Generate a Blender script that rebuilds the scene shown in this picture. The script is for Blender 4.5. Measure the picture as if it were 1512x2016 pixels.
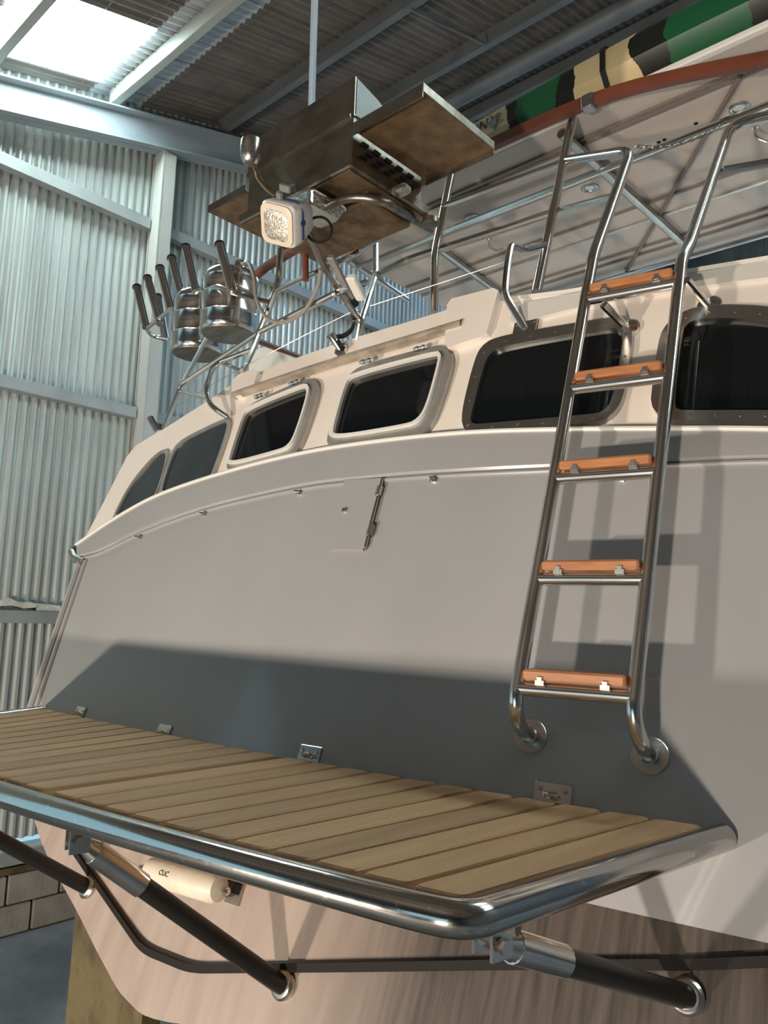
import bpy, bmesh, math, random
import numpy as np
from mathutils import Vector, Matrix
random.seed(4)
for o in list(bpy.data.objects): bpy.data.objects.remove(o)
sc = bpy.context.scene
COL = sc.collection
CZ = 2.39                       # camera height above the floor; the scene is built with the camera at z=0 and lifted at the end

# ------------------------------------------------------------------ camera
F, CX, CY = 1514.0, 756.0, 1008.0
PITCH, ROLL, YAW = math.radians(7.9), math.radians(-1.89), math.radians(42.5)
fw = np.array([-math.sin(YAW)*math.cos(PITCH), math.cos(YAW)*math.cos(PITCH), math.sin(PITCH)])
r0 = np.array([math.cos(YAW), math.sin(YAW), 0.]); u0 = np.cross(r0, fw)
rt = r0*math.cos(ROLL) - u0*math.sin(ROLL); up = np.cross(rt, fw)
MC = np.array([rt, -up, fw])
cam = bpy.data.cameras.new('camera'); camo = bpy.data.objects.new('camera', cam); COL.objects.link(camo)
cam.sensor_fit = 'VERTICAL'; cam.sensor_height = 36; cam.sensor_width = 27; cam.lens = F/2016*36
cam.clip_start = 0.05; cam.clip_end = 200
camo.matrix_world = Matrix([[rt[0], up[0], -fw[0], 0], [rt[1], up[1], -fw[1], 0], [rt[2], up[2], -fw[2], 0], [0, 0, 0, 1]])
sc.camera = camo

# ------------------------------------------------------------------ light
w = bpy.data.worlds.new('world'); sc.world = w; w.use_nodes = True
w.node_tree.nodes['Background'].inputs[0].default_value = (.50, .85, 1.0, 1)
w.node_tree.nodes['Background'].inputs[1].default_value = .6
def area(name, loc, target, sx, sy, energy, col):
    l = bpy.data.lights.new(name, 'AREA'); l.shape = 'RECTANGLE'; l.size = sx; l.size_y = sy; l.energy = energy; l.color = col
    o = bpy.data.objects.new(name, l); COL.objects.link(o); o.location = loc
    d = Vector(target)-Vector(loc); o.rotation_euler = d.to_track_quat('-Z', 'Y').to_euler(); return o
area('work_light', (.12, -3.9, -1.88), (-1.5, 1.8, .3), .24, .16, 190, (1, .86, .72))
area('work_light', (-3.05, -3.5, -1.76), (-1.7, 1.7, .1), .24, .16, 150, (1, .85, .70))
sc.view_settings.view_transform = 'Standard'; sc.view_settings.look = 'None'
sc.view_settings.exposure = 0.45; sc.view_settings.gamma = 1; sc.view_settings.use_curve_mapping = False
SKYL = 15.0

# ------------------------------------------------------------------ pixel -> place helpers (camera at origin)
def ray(px, py): return MC.T @ np.array([(px-CX)/F, (py-CY)/F, 1.])
def Zp(px, py, z): d = ray(px, py); return d*(z/d[2])
def Yp(px, py, y): d = ray(px, py); return d*(y/d[1])
def Xp(px, py, x): d = ray(px, py); return d*(x/d[0])
GA, GB, GC, RK, HP = .04, .253, 1.93, .39, .42      # transom: y = GA x^2 + GB x + GC + RK (z + HP)
def g(x): return GA*x*x+GB*x+GC
def dg(x): return 2*GA*x+GB
def surf(x, z): return np.array([x, g(x)+RK*(z+HP), z])
def nrm(x): n = np.array([dg(x), -1., RK]); return n/np.linalg.norm(n)
def H(px, py, off=0.):
    d = ray(px, py); t = 2.
    for i in range(40):
        P = d*t; t -= (P[1]-g(P[0])-RK*(P[2]+HP))/(d[1]-dg(P[0])*d[0]-RK*d[2])
    P = d*t
    return P + nrm(P[0])*off
def Rf(px, py, z0=3.5, k=.28): d = ray(px, py); return d*(z0/(d[2]-k*d[1]))

# ------------------------------------------------------------------ materials
MATS = {}
def mat(name, col, rough=.5, metal=0., var=None, vscale=(6, 6, 6), vpos=(.35, .7), bump=0., bscale=60., spec=.5, rvar=0., rnd=0., emit=None, coat=0.):
    m = bpy.data.materials.new(name); m.use_nodes = True; nt = m.node_tree; N = nt.nodes; L = nt.links
    b = N['Principled BSDF']; b.inputs['Base Color'].default_value = (*col, 1); b.inputs['Roughness'].default_value = rough
    b.inputs['Metallic'].default_value = metal; b.inputs['Specular IOR Level'].default_value = spec
    if coat: b.inputs['Coat Weight'].default_value = coat; b.inputs['Coat Roughness'].default_value = .08
    tc = N.new('ShaderNodeTexCoord'); mp = N.new('ShaderNodeMapping'); mp.inputs['Scale'].default_value = vscale
    L.new(tc.outputs['Object'], mp.inputs[0])
    out = None
    if var:
        nz = N.new('ShaderNodeTexNoise'); nz.inputs['Scale'].default_value = 1; nz.inputs['Detail'].default_value = 6; nz.inputs['Roughness'].default_value = .6
        L.new(mp.outputs[0], nz.inputs['Vector'])
        rp = N.new('ShaderNodeValToRGB'); rp.color_ramp.elements[0].position = vpos[0]; rp.color_ramp.elements[1].position = vpos[1]
        rp.color_ramp.elements[0].color = (*col, 1); rp.color_ramp.elements[1].color = (*var, 1)
        L.new(nz.outputs[0], rp.inputs[0]); out = rp.outputs[0]
        if rvar:
            mr = N.new('ShaderNodeMapRange'); mr.inputs['To Min'].default_value = max(.02, rough-rvar); mr.inputs['To Max'].default_value = rough+rvar
            L.new(nz.outputs[0], mr.inputs[0]); L.new(mr.outputs[0], b.inputs['Roughness'])
    if rnd:
        oi = N.new('ShaderNodeObjectInfo'); mr2 = N.new('ShaderNodeMapRange'); mr2.inputs['To Min'].default_value = 1-rnd; mr2.inputs['To Max'].default_value = 1+rnd
        L.new(oi.outputs['Random'], mr2.inputs[0]); hs = N.new('ShaderNodeHueSaturation'); L.new(mr2.outputs[0], hs.inputs['Value'])
        if out: L.new(out, hs.inputs['Color'])
        else: hs.inputs['Color'].default_value = (*col, 1)
        out = hs.outputs[0]
    if out: L.new(out, b.inputs['Base Color'])
    if bump:
        n2 = N.new('ShaderNodeTexNoise'); n2.inputs['Scale'].default_value = bscale; n2.inputs['Detail'].default_value = 4
        L.new(tc.outputs['Object'], n2.inputs['Vector']); bp = N.new('ShaderNodeBump'); bp.inputs['Strength'].default_value = bump; bp.inputs['Distance'].default_value = .01
        L.new(n2.outputs[0], bp.inputs['Height']); L.new(bp.outputs[0], b.inputs['Normal'])
    if emit: b.inputs['Emission Color'].default_value = (*emit[0], 1); b.inputs['Emission Strength'].default_value = emit[1]
    MATS[name] = m; return m
mat('chrome', (.80, .79, .77), .17, 1., var=(.60, .58, .55), vscale=(5, 5, 5), rvar=.05)
mat('chrome_dull', (.62, .60, .57), .28, 1., var=(.45, .43, .40), vscale=(9, 9, 9), rvar=.08)
mat('frame_steel', (.55, .54, .52), .32, 1., var=(.42, .41, .39), vscale=(8, 8, 8), rvar=.08)
mat('frame_spotted', (.56, .55, .53), .13, 1., var=(.85, .80, .72), vscale=(60, 60, 60), vpos=(.64, .68), rvar=.05)
mat('bbq_steel', (.33, .31, .27), .40, 1., var=(.13, .105, .075), vscale=(5, 14, 9), vpos=(.35, .72), rvar=.1, bump=.05)
mat('bbq_under', (.22, .15, .085), .50, .55, var=(.10, .065, .035), vscale=(14, 14, 14), bump=.15)
mat('cheek', (.20, .21, .21), .55, .6)
mat('black_tube', (.012, .011, .010), .38, 0., var=(.05, .045, .04), vscale=(120, 120, 120), vpos=(.68, .74))
mat('black', (.012, .012, .013), .4)
mat('rubber', (.014, .012, .011), .7, spec=.2)
mat('hull_white', (.90, .82, .74), .30, var=(.85, .77, .69), vscale=(2, 2, 2), coat=.2)
mat('white_trim', (.80, .78, .73), .3)
mat('coaming', (.76, .73, .68), .35, var=(.68, .65, .60), vscale=(3, 3, 3))
mat('hull_grey_part', (.35, .352, .357), .22, var=(.385, .387, .39), vscale=(2, 2, 2), coat=.3)
mat('brow', (.52, .44, .36), .45, .3, var=(.30, .25, .20), vscale=(14, 14, 30), vpos=(.4, .7))
mat('win_frame', (.50, .50, .48), .38, .6, var=(.40, .38, .35), vscale=(12, 12, 12))
mat('glass', (.006, .008, .010), .05, spec=.5)
mat('glass_left', (.020, .028, .036), .16, spec=.6, var=(.035, .045, .055), vscale=(9, 9, 3))
mat('teak', (.54, .33, .17), .55, var=(.40, .235, .115), vscale=(26, 1.6, 26), vpos=(.3, .75), bump=.12, bscale=90, rnd=.16)
mat('tread_wood', (.50, .215, .09), .42, var=(.36, .14, .055), vscale=(5, 40, 40), rnd=.1)
mat('brown_wood', (.20, .060, .030), .45, var=(.14, .040, .02), vscale=(4, 4, 10))
mat('lining', (.56, .50, .44), .45, var=(.46, .41, .37), vscale=(1.6, 1.6, 1.6))
mat('batten', (.19, .16, .14), .4)
mat('plastic_white', (.80, .78, .74), .35)
mat('lens', (.86, .80, .70), .22, .75, var=(.55, .47, .38), vscale=(60, 60, 18), vpos=(.4, .62), bump=.6, bscale=120)
mat('bezel', (.74, .64, .52), .35)
mat('blue_plastic', (.02, .04, .16), .35)
mat('foil', (.70, .69, .67), .22, 1., bump=.4, bscale=60)
mat('anode', (.72, .66, .54), .42, var=(.62, .56, .45), vscale=(20, 20, 20))
mat('ink', (.08, .07, .06), .6)
mat('hose', (.30, .28, .25), .5)
mat('steel_wall', (.60, .66, .64), .42, .35, var=(.42, .45, .44), vscale=(5, 5, .5), vpos=(.35, .75), rvar=.1)
mat('steel_roof', (.22, .195, .175), .5, .3, var=(.14, .12, .105), vscale=(6, 1, 4), vpos=(.3, .7))
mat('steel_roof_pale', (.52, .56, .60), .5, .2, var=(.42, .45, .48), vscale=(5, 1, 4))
mat('girt', (.40, .44, .44), .5, .3, var=(.32, .35, .35), vscale=(4, 4, 4))
mat('rafter', (.33, .385, .41), .5, .1, var=(.27, .31, .34), vscale=(3, 2, 3))
mat('purlin', (.17, .19, .20), .5, .3, var=(.12, .13, .14), vscale=(2, 5, 5))
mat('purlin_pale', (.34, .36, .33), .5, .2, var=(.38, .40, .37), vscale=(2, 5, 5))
mat('column_paint', (.52, .54, .52), .5, var=(.46, .48, .45), vscale=(3, 3, 1))
mat('skylight', (.9, .95, .95), .5, emit=((.84, 1.0, 1.0), SKYL))
mat('skylight_fill_blue', (.7, .8, .95), .5, emit=((.52, .74, 1.0), SKYL*.45))
mat('concrete', (.14, .143, .146), .8, var=(.30, .31, .32), vscale=(1.5, 1.5, 1.5), bump=.3, bscale=14)
mat('block', (.24, .22, .19), .9, var=(.33, .31, .27), vscale=(7, 7, 7), bump=.4, bscale=50, rnd=.15)
mat('mortar', (.12, .115, .10), .95)
mat('timber', (.125, .10, .045), .65, var=(.05, .033, .015), vscale=(7, 7, 5), vpos=(.48, .72), bump=.1)
mat('rag', (.62, .58, .52), .9, var=(.45, .36, .26), vscale=(30, 30, 30))
mat('dark_wall', (.10, .105, .11), .7)
mat('pole_paint', (.42, .52, .62), .4, .2)
mat('wire', (.06, .055, .05), .6)
mat('dark_inside', (.02, .018, .016), .8)
def hull_material():
    m = mat('hull_paint', (.40, .385, .36), .2, coat=.35); nt = m.node_tree; N = nt.nodes; L = nt.links; b = N['Principled BSDF']
    tc = N.new('ShaderNodeTexCoord'); sp = N.new('ShaderNodeSeparateXYZ'); L.new(tc.outputs['Object'], sp.inputs[0])
    def noise(scale, sc_=1., det=5):
        mp = N.new('ShaderNodeMapping'); mp.inputs['Scale'].default_value = scale; L.new(tc.outputs['Object'], mp.inputs[0])
        n = N.new('ShaderNodeTexNoise'); n.inputs['Scale'].default_value = sc_; n.inputs['Detail'].default_value = det; L.new(mp.outputs[0], n.inputs['Vector']); return n.outputs[0]
    def ramp(v, p0, c0, p1, c1):
        r = N.new('ShaderNodeValToRGB'); r.color_ramp.elements[0].position = p0; r.color_ramp.elements[1].position = p1
        r.color_ramp.elements[0].color = (*c0, 1); r.color_ramp.elements[1].color = (*c1, 1); L.new(v, r.inputs[0]); return r.outputs[0]
    def mix(f, a, c):
        x = N.new('ShaderNodeMix'); x.data_type = 'RGBA'
        if isinstance(f, float): x.inputs[0].default_value = f
        else: L.new(f, x.inputs[0])
        L.new(a, x.inputs[6]); L.new(c, x.inputs[7]); return x.outputs[2]
    grey = ramp(noise((2.5, 2.5, 1.2)), .3, (.345, .350, .358), .75, (.38, .385, .393))
    # antifoul: brown, streaked down the hull, lamp glow painted in pink on the port half
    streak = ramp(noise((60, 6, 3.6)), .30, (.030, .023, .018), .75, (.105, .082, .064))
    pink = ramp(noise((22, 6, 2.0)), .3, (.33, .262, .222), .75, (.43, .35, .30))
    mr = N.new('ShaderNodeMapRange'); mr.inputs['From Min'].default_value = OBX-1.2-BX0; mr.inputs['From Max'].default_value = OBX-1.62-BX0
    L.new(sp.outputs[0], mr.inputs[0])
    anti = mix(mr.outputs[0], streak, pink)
    lt = N.new('ShaderNodeMath'); lt.operation = 'LESS_THAN'; L.new(sp.outputs[2], lt.inputs[0]); lt.inputs[1].default_value = -.613-BZ0
    L.new(mix(lt.outputs[0], grey, anti), b.inputs['Base Color'])
    rr = N.new('ShaderNodeMapRange'); rr.inputs['To Min'].default_value = .19; rr.inputs['To Max'].default_value = .42; L.new(lt.outputs[0], rr.inputs[0]); L.new(rr.outputs[0], b.inputs['Roughness'])
    cw = N.new('ShaderNodeMapRange'); cw.inputs['To Min'].default_value = .35; cw.inputs['To Max'].default_value = 0; L.new(lt.outputs[0], cw.inputs[0]); L.new(cw.outputs[0], b.inputs['Coat Weight'])
    return m
OBX = 0.0

# ------------------------------------------------------------------ object helpers
OFF = {}
def thing(name, label, cat, loc, group=None, kind=None):
    o = bpy.data.objects.new(name, None); COL.objects.link(o); o.location = Vector(loc); o.empty_display_size = .1
    if label: o['label'] = label
    if cat: o['category'] = cat
    if group: o['group'] = group
    if kind: o['kind'] = kind
    OFF[o.name] = np.array(loc, float); return o
def off(o):
    while o.parent: o = o.parent
    return OFF.get(o.name, np.zeros(3))
def obj(name, vs, fs, m, parent=None, smooth=False, label=None, cat=None, kind=None, group=None, sharp=35):
    vs = np.array(vs, float).reshape(-1, 3)
    if parent is not None: vs = vs - off(parent); org = None
    else: org = np.array([(vs[:, 0].min()+vs[:, 0].max())/2, (vs[:, 1].min()+vs[:, 1].max())/2, vs[:, 2].min()]); vs = vs-org
    me = bpy.data.meshes.new(name); me.from_pydata([tuple(v) for v in vs], [], [tuple(f) for f in fs]); me.validate(); 
    bm = bmesh.new(); bm.from_mesh(me); bmesh.ops.recalc_face_normals(bm, faces=bm.faces); bm.to_mesh(me); bm.free()
    me.materials.append(MATS[m] if isinstance(m, str) else m)
    if smooth:
        for p in me.polygons: p.use_smooth = True
        try: me.set_sharp_from_angle(angle=math.radians(sharp))
        except Exception: pass
    o = bpy.data.objects.new(name, me); COL.objects.link(o)
    if parent is not None: o.parent = parent
    else: o.location = Vector(org); OFF[o.name] = org
    if label: o['label'] = label
    if cat: o['category'] = cat
    if kind: o['kind'] = kind
    if group: o['group'] = group
    return o
class MB:                                     # collects shapes into one mesh
    def __init__(s): s.v = []; s.f = []
    def add(s, vs, fs):
        n = len(s.v); s.v += [np.array(v, float) for v in vs]; s.f += [tuple(i+n for i in f) for f in fs]; return s
    def box(s, c, d, ax=None, bev=0.):
        c = np.array(c, float); ax = np.eye(3) if ax is None else np.array(ax, float); h = np.array(d, float)/2
        if bev <= 0:
            vs = [c+ax.T@(h*np.array([i, j, k])) for i in (-1, 1) for j in (-1, 1) for k in (-1, 1)]
            return s.add(vs, [(0, 1, 3, 2), (4, 6, 7, 5), (0, 4, 5, 1), (2, 3, 7, 6), (0, 2, 6, 4), (1, 5, 7, 3)])
        # chamfered box: bevel of the edges around local z
        hx, hy, hz = h; b = min(bev, hx*.9, hy*.9, hz*.9)
        prof = [(-hx+b, -hy), (hx-b, -hy), (hx, -hy+b), (hx, hy-b), (hx-b, hy), (-hx+b, hy), (-hx, hy-b), (-hx, -hy+b)]
        rings = []
        for z, ins in ((-hz, b), (-hz+b, 0), (hz-b, 0), (hz, b)):
            rings.append([c+ax.T@np.array([x-math.copysign(min(ins, abs(x)), x)*(1 if ins else 0), y-math.copysign(min(ins, abs(y)), y)*(1 if ins else 0), z]) for x, y in prof])
        vs = [p for r in rings for p in r]; fs = [tuple(range(7, -1, -1)), tuple(range(24, 32))]
        for k in range(3):
            for i in range(8): fs.append((k*8+i, k*8+(i+1) % 8, k*8+8+(i+1) % 8, k*8+8+i))
        return s.add(vs, fs)
    def tube(s, pts, r, seg=10, closed=False, cap=True):
        P = [np.array(p, float) for p in pts]; n = len(P); rr = r if hasattr(r, '__len__') else [r]*n
        T = []
        for i in range(n):
            a = P[(i-1) % n] if closed or i > 0 else P[i]; b = P[(i+1) % n] if closed or i < n-1 else P[i]
            t = b-a; T.append(t/(np.linalg.norm(t)+1e-12))
        u = np.cross(T[0], [0, 0, 1.]); 
        if np.linalg.norm(u) < .1: u = np.cross(T[0], [1., 0, 0])
        u /= np.linalg.norm(u); vs = []
        for i in range(n):
            u = u-T[i]*np.dot(u, T[i]); u /= np.linalg.norm(u); v = np.cross(T[i], u)
            vs += [P[i]+rr[i]*(math.cos(2*math.pi*k/seg)*u+math.sin(2*math.pi*k/seg)*v) for k in range(seg)]
        fs = []
        for i in range(n if closed else n-1):
            j = (i+1) % n
            for k in range(seg): fs.append((i*seg+k, i*seg+(k+1) % seg, j*seg+(k+1) % seg, j*seg+k))
        if cap and not closed: fs += [tuple(range(seg-1, -1, -1)), tuple(range((n-1)*seg, n*seg))]
        return s.add(vs, fs)
    def lathe(s, c, axis, prof, seg=24, ref=None):       # prof: (distance along axis, radius)
        a = np.array(axis, float); a /= np.linalg.norm(a); c = np.array(c, float)
        u = np.cross(a, ref if ref is not None else ([0, 0, 1.] if abs(a[2]) < .9 else [1., 0, 0])); u /= np.linalg.norm(u); v = np.cross(a, u)
        vs = []; fs = []
        for d, r in prof: vs += [c+a*d+r*(math.cos(2*math.pi*k/seg)*u+math.sin(2*math.pi*k/seg)*v) for k in range(seg)]
        for i in range(len(prof)-1):
            for k in range(seg): fs.append((i*seg+k, i*seg+(k+1) % seg, (i+1)*seg+(k+1) % seg, (i+1)*seg+k))
        fs += [tuple(range(seg-1, -1, -1)), tuple(range((len(prof)-1)*seg, len(prof)*seg))]
        return s.add(vs, fs)
    def prism(s, base, top):
        n = len(base); vs = list(base)+list(top); fs = [tuple(range(n-1, -1, -1)), tuple(range(n, 2*n))]
        for i in range(n): fs.append((i, (i+1) % n, n+(i+1) % n, n+i))
        return s.add(vs, fs)
    def ring(s, o0, i0, o1, i1):                        # outer/inner loops at two levels
        n = len(o0); vs = list(o0)+list(i0)+list(o1)+list(i1); fs = []
        for i in range(n):
            j = (i+1) % n
            fs += [(2*n+i, 2*n+j, 3*n+j, 3*n+i), (i, j, 2*n+j, 2*n+i), (n+i, 3*n+i, 3*n+j, n+j), (i, n+i, n+j, j)]
        return s.add(vs, fs)
    def loft(s, rows, closed=False):
        n = len(rows[0]); vs = [p for r in rows for p in r]; fs = []
        for i in range(len(rows)-1):
            for k in range(n if closed else n-1): fs.append((i*n+k, i*n+(k+1) % n, (i+1)*n+(k+1) % n, (i+1)*n+k))
        return s.add(vs, fs)
    def build(s, name, m, parent=None, smooth=True, **kw): return obj(name, s.v, s.f, m, parent, smooth, **kw)
def fillet(pts, r, n=5):
    P = [np.array(p, float) for p in pts]; out = [P[0]]
    for i in range(1, len(P)-1):
        a, b, c = P[i-1], P[i], P[i+1]; la, lc = np.linalg.norm(a-b), np.linalg.norm(c-b); d = min(r, la*.48, lc*.48)
        p, q = b+(a-b)/la*d, b+(c-b)/lc*d
        for k in range(n+1): t = k/n; out.append((1-t)**2*p+2*t*(1-t)*b+t*t*q)
    out.append(P[-1]); return out
def smooth_poly(pts, it=2):                              # Chaikin, closed
    P = [np.array(p, float) for p in pts]
    for _ in range(it):
        Q = []
        for i in range(len(P)): a, b = P[i], P[(i+1) % len(P)]; Q += [a*.75+b*.25, a*.25+b*.75]
        P = Q
    return P
def curve(pts, n=40):                                    # Catmull-Rom through pts
    P = [np.array(p, float) for p in pts]; P = [2*P[0]-P[1]]+P+[2*P[-1]-P[-2]]; out = []
    m = len(P)-3
    for i in range(m):
        k = max(2, n//m)
        for j in range(k):
            t = j/k; a, b, c, d = P[i:i+4]
            out.append(.5*(2*b+(c-a)*t+(2*a-5*b+4*c-d)*t*t+(3*b-a-3*c+d)*t**3))
    out.append(P[-2]); return out
def interp(pts, x):
    xs = [p[0] for p in pts]; ys = [p[1] for p in pts]; return float(np.interp(x, xs, ys))
def T(name, pts, r, m, parent, fil=.04, seg=10, **kw):
    return MB().tube(fillet(pts, fil) if fil and len(pts) > 2 else pts, r, seg).build(name, m, parent, **kw)
def unit(v): v = np.array(v, float); return v/np.linalg.norm(v)

# ================================================================== SHED
FLOOR = -CZ
WX = -6.1
floor = obj('floor', [(-7, -12, FLOOR), (7, -12, FLOOR), (7, 18, FLOOR), (-7, 18, FLOOR), (-7, -12, FLOOR-.1), (7, -12, FLOOR-.1), (7, 18, FLOOR-.1), (-7, 18, FLOOR-.1)],
            [(0, 1, 2, 3), (7, 6, 5, 4), (0, 4, 5, 1), (1, 5, 6, 2), (2, 6, 7, 3), (3, 7, 4, 0)], 'concrete', kind='structure', label='dusty grey concrete shed floor')
PITCHW, AMP = .076, .014
def roofz(y): return 3.70+.28*y
def corr(u): # trapezoidal corrugation, u in waves
    u = u % 1.; 
    return AMP*(1 if .12 < u < .38 else -1 if .62 < u < .88 else (u/.12 if u <= .12 else (1-(u-.38)/.12*1 if u < .5 else (-(u-.5)/.12 if u <= .62 else -1+(u-.88)/.12))))
UW = [0, .12, .38, .62, .88]
wall = thing('wall_left', 'corrugated steel shed wall with horizontal girts', None, (WX, 4, FLOOR), kind='structure')
def wall_sheet(y0, waves, z0, ztop, x):
    us = [k+u for k in range(waves) for u in UW]+[waves]; a = []; b = []
    for u in us:
        y = y0+u*PITCHW; xx = x+corr(u); a.append((xx, y, z0)); b.append((xx, y, ztop(y)))
    MB().loft([a, b]).build('sheet', 'steel_wall', wall, smooth=False)
W10 = PITCHW*10
for i in range(23):
    y0 = -2.0+i*W10
    wall_sheet(y0, 10, 1.66, lambda y: roofz(y)+.02, WX-.02)
    wall_sheet(y0, 10, -.06, lambda y: 1.70, WX)
    wall_sheet(y0, 10, -1.74, lambda y: -.02, WX-.03)
for z, hh, dpt in ((3.45, .10, .075), (1.70, .095, .09), (-.075, .09, .11)):      # girts: C-sections in front of the sheeting
    for y0, y1 in ((-2, 3.32), (3.50, 15)):
        b = MB(); yc, ln = (y0+y1)/2, y1-y0
        b.box((WX+.018+dpt, yc, z), (.006, ln, hh)); b.box((WX+.015+dpt/2, yc, z+hh/2), (dpt, ln, .006)); b.box((WX+.015+dpt/2, yc, z-hh/2), (dpt, ln, .006))
        b.build('girt', 'girt', wall, smooth=False)
b = MB(); b.box((WX+.14, 3.34, (FLOOR+4.13)/2), (.14, .012, 4.13-FLOOR)); b.box((WX+.20, 3.40, (FLOOR+4.13)/2), (.014, .13, 4.13-FLOOR)); b.box((WX+.04, 3.40, (FLOOR+4.13)/2), (.014, .13, 4.13-FLOOR))
b.build('column', 'column_paint', wall, smooth=False)
# gable rafter: I-beam following the roof slope
b = MB(); ra = unit((0, 1, .28)); rn = unit((0, -.28, 1)); ax = np.array([[1., 0, 0], ra, rn])
for zo, d in ((3.34, (.012, 17, .29)), (3.20, (.16, 17, .014)), (3.478, (.16, 17, .014))):
    c = np.array([WX+.17, 6, zo+.28*6]); b.box(c, d, ax)
b.build('rafter', 'rafter', wall, smooth=False)
# block plinth at the foot of the wall
b = MB(); b.box((WX-.10, 5, (FLOOR-1.84)/2), (.16, 14, -1.84-FLOOR)); b.build('plinth_core', 'mortar', wall, smooth=False)
blk = None
for row in range(2):
    for i in range(24):
        y = -1.0+i*.40+(.2 if row else 0)
        if blk is None:
            m_ = MB(); m_.box((0, 0, 0), (.19, .385, .205), bev=.008); blk = m_.build('block', 'block', wall, smooth=False); mesh = blk.data; blk.location = 0, 0, 0
            mesh.transform(Matrix.Translation(Vector(off(wall))))
        else: blk = bpy.data.objects.new('block', mesh); COL.objects.link(blk); blk.parent = wall
        blk.location = Vector(np.array([WX+.002, y, FLOOR+.11+row*.215])-off(wall)) + Vector((random.uniform(-.004, .004), 0, 0))
b = MB(); b.box((WX+.02, 5, -1.93), (.15, 14, .05)); b.build('sole_plate', 'timber', wall, smooth=False)
b = MB(); b.box((WX+.0, 5, -1.84), (.24, 14, .09)); b.build('ledge', 'girt', wall, smooth=False)
b = MB(); b.tube([(WX+.13, -2, -1.765), (WX+.13, 12, -1.765)], .018); b.build('conduit', 'column_paint', wall)

# other walls, outside the frame or far behind the boat
wf = thing('wall_back', 'pale corrugated far end wall of the shed', None, (0, 15.4, FLOOR), kind='structure')
us = [k+u for k in range(150) for u in UW]
MB().loft([[(-6.2+u*PITCHW, 15.4+corr(u), FLOOR) for u in us], [(-6.2+u*PITCHW, 15.4+corr(u), 8.1) for u in us]]).build('sheet', 'steel_wall', wf, smooth=False)
for z in (1.7, 3.45, 5.2, 6.95): b = MB(); b.box((-.5, 15.33, z), (11, .08, .1)); b.build('girt', 'girt', wf, smooth=False)
obj('wall_right', [(5.2, -9, FLOOR), (5.2, 15.4, FLOOR), (5.2, 15.4, 8.1), (5.2, -9, 1.2)], [(0, 1, 2, 3)], 'dark_wall', kind='structure', label='plain dark shed wall beyond the boat')
DT = FLOOR+3.0                                     # unseen front wall; doorway added to let in cool fill light
obj('wall_front', [(-6.2, -9, FLOOR), (-3, -9, FLOOR), (-3, -9, DT), (3, -9, DT), (3, -9, FLOOR), (5.2, -9, FLOOR), (5.2, -9, 1.2), (-6.2, -9, 1.2)], [(0, 1, 2, 7), (7, 2, 3, 6), (3, 4, 5, 6)], 'dark_wall', kind='structure', label='dark unseen shed wall with a doorway added for fill light')

# roof
roof = thing('ceiling', 'corrugated steel roof on purlins with a translucent skylight sheet and added fill sheets', None, (0, 4, 4), kind='structure')
COLW = .912; X0 = -5.93-COLW
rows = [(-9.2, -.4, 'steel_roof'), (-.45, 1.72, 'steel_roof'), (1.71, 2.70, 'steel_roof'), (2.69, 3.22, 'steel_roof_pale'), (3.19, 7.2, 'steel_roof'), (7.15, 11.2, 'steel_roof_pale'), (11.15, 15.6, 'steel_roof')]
for ri, (ya, yb, mm) in enumerate(rows):
    for c in range(14):
        x0 = X0+c*COLW; us = [k+u for k in range(12) for u in UW]+[12]; lift = .006*(ri % 2)
        sky = (c == 1 and ri == 2) or (ri == 4 and c in (7, 9, 11)) or (ri == 5 and c in (1, 3, 5, 8, 10))  # only the first skylight is seen; the other glowing sheets are added for fill
        if sky and ri in (0, 4, 5): ya2, yb2 = (ya+.1, ya+1.6) if ri == 4 else (ya+.5, yb-.5) if ri == 5 else (-1.9, -.5)
        else: ya2, yb2 = ya, yb
        seg = [(ya2, yb2, sky)]
        if ya2 > ya: seg += [(ya, ya2, False), (yb2, yb, False)]
        for (p, q, s_) in seg:
            MB().loft([[(x0+u*PITCHW, p, roofz(p)+corr(u)+lift) for u in us], [(x0+u*PITCHW, q, roofz(q)+corr(u)+lift) for u in us]]).build('skylight_sheet' if s_ else 'roof_sheet', ('skylight_fill_blue' if ri == 5 else 'skylight') if s_ else mm, roof, smooth=False)
def purlin(y, m='purlin', hgt=.135, fl=.06, name='purlin'):
    zb = 3.555+.28*y; b = MB(); L_ = 11.1; xc = -.45
    b.box((xc, y, zb+hgt/2), (L_, .005, hgt)); b.box((xc, y+fl/2, zb), (L_, fl, .005)); b.box((xc, y+fl/2, zb+hgt), (L_, fl, .005)); b.box((xc, y+fl, zb+.012), (L_, .004, .024))
    b.build(name, m, roof, smooth=False)
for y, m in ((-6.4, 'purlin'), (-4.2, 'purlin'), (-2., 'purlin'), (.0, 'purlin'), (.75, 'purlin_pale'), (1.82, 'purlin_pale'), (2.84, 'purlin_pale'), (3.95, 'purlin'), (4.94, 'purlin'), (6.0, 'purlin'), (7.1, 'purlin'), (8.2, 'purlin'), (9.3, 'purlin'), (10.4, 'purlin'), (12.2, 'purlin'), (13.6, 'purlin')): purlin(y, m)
b = MB(); b.tube([(-6, 5.52, 3.56+.28*5.52), (5.1, 5.52, 3.56+.28*5.52)], .085, 14); b.build('tie_beam', 'purlin', roof)
b = MB()                                                        # safety mesh wires under the sheets
for k in range(20): y = 1.3+k*.32; b.tube([(-6, y, roofz(y)-.03), (3, y, roofz(y)-.03)], .0022, 4)
for k in range(28): x = -5.9+k*.32; b.tube([(x, 1.2, roofz(1.2)-.032), (x, 7.4, roofz(7.4)-.032)], .0022, 4)
b.build('safety_mesh', 'wire', roof, kind='stuff')
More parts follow.
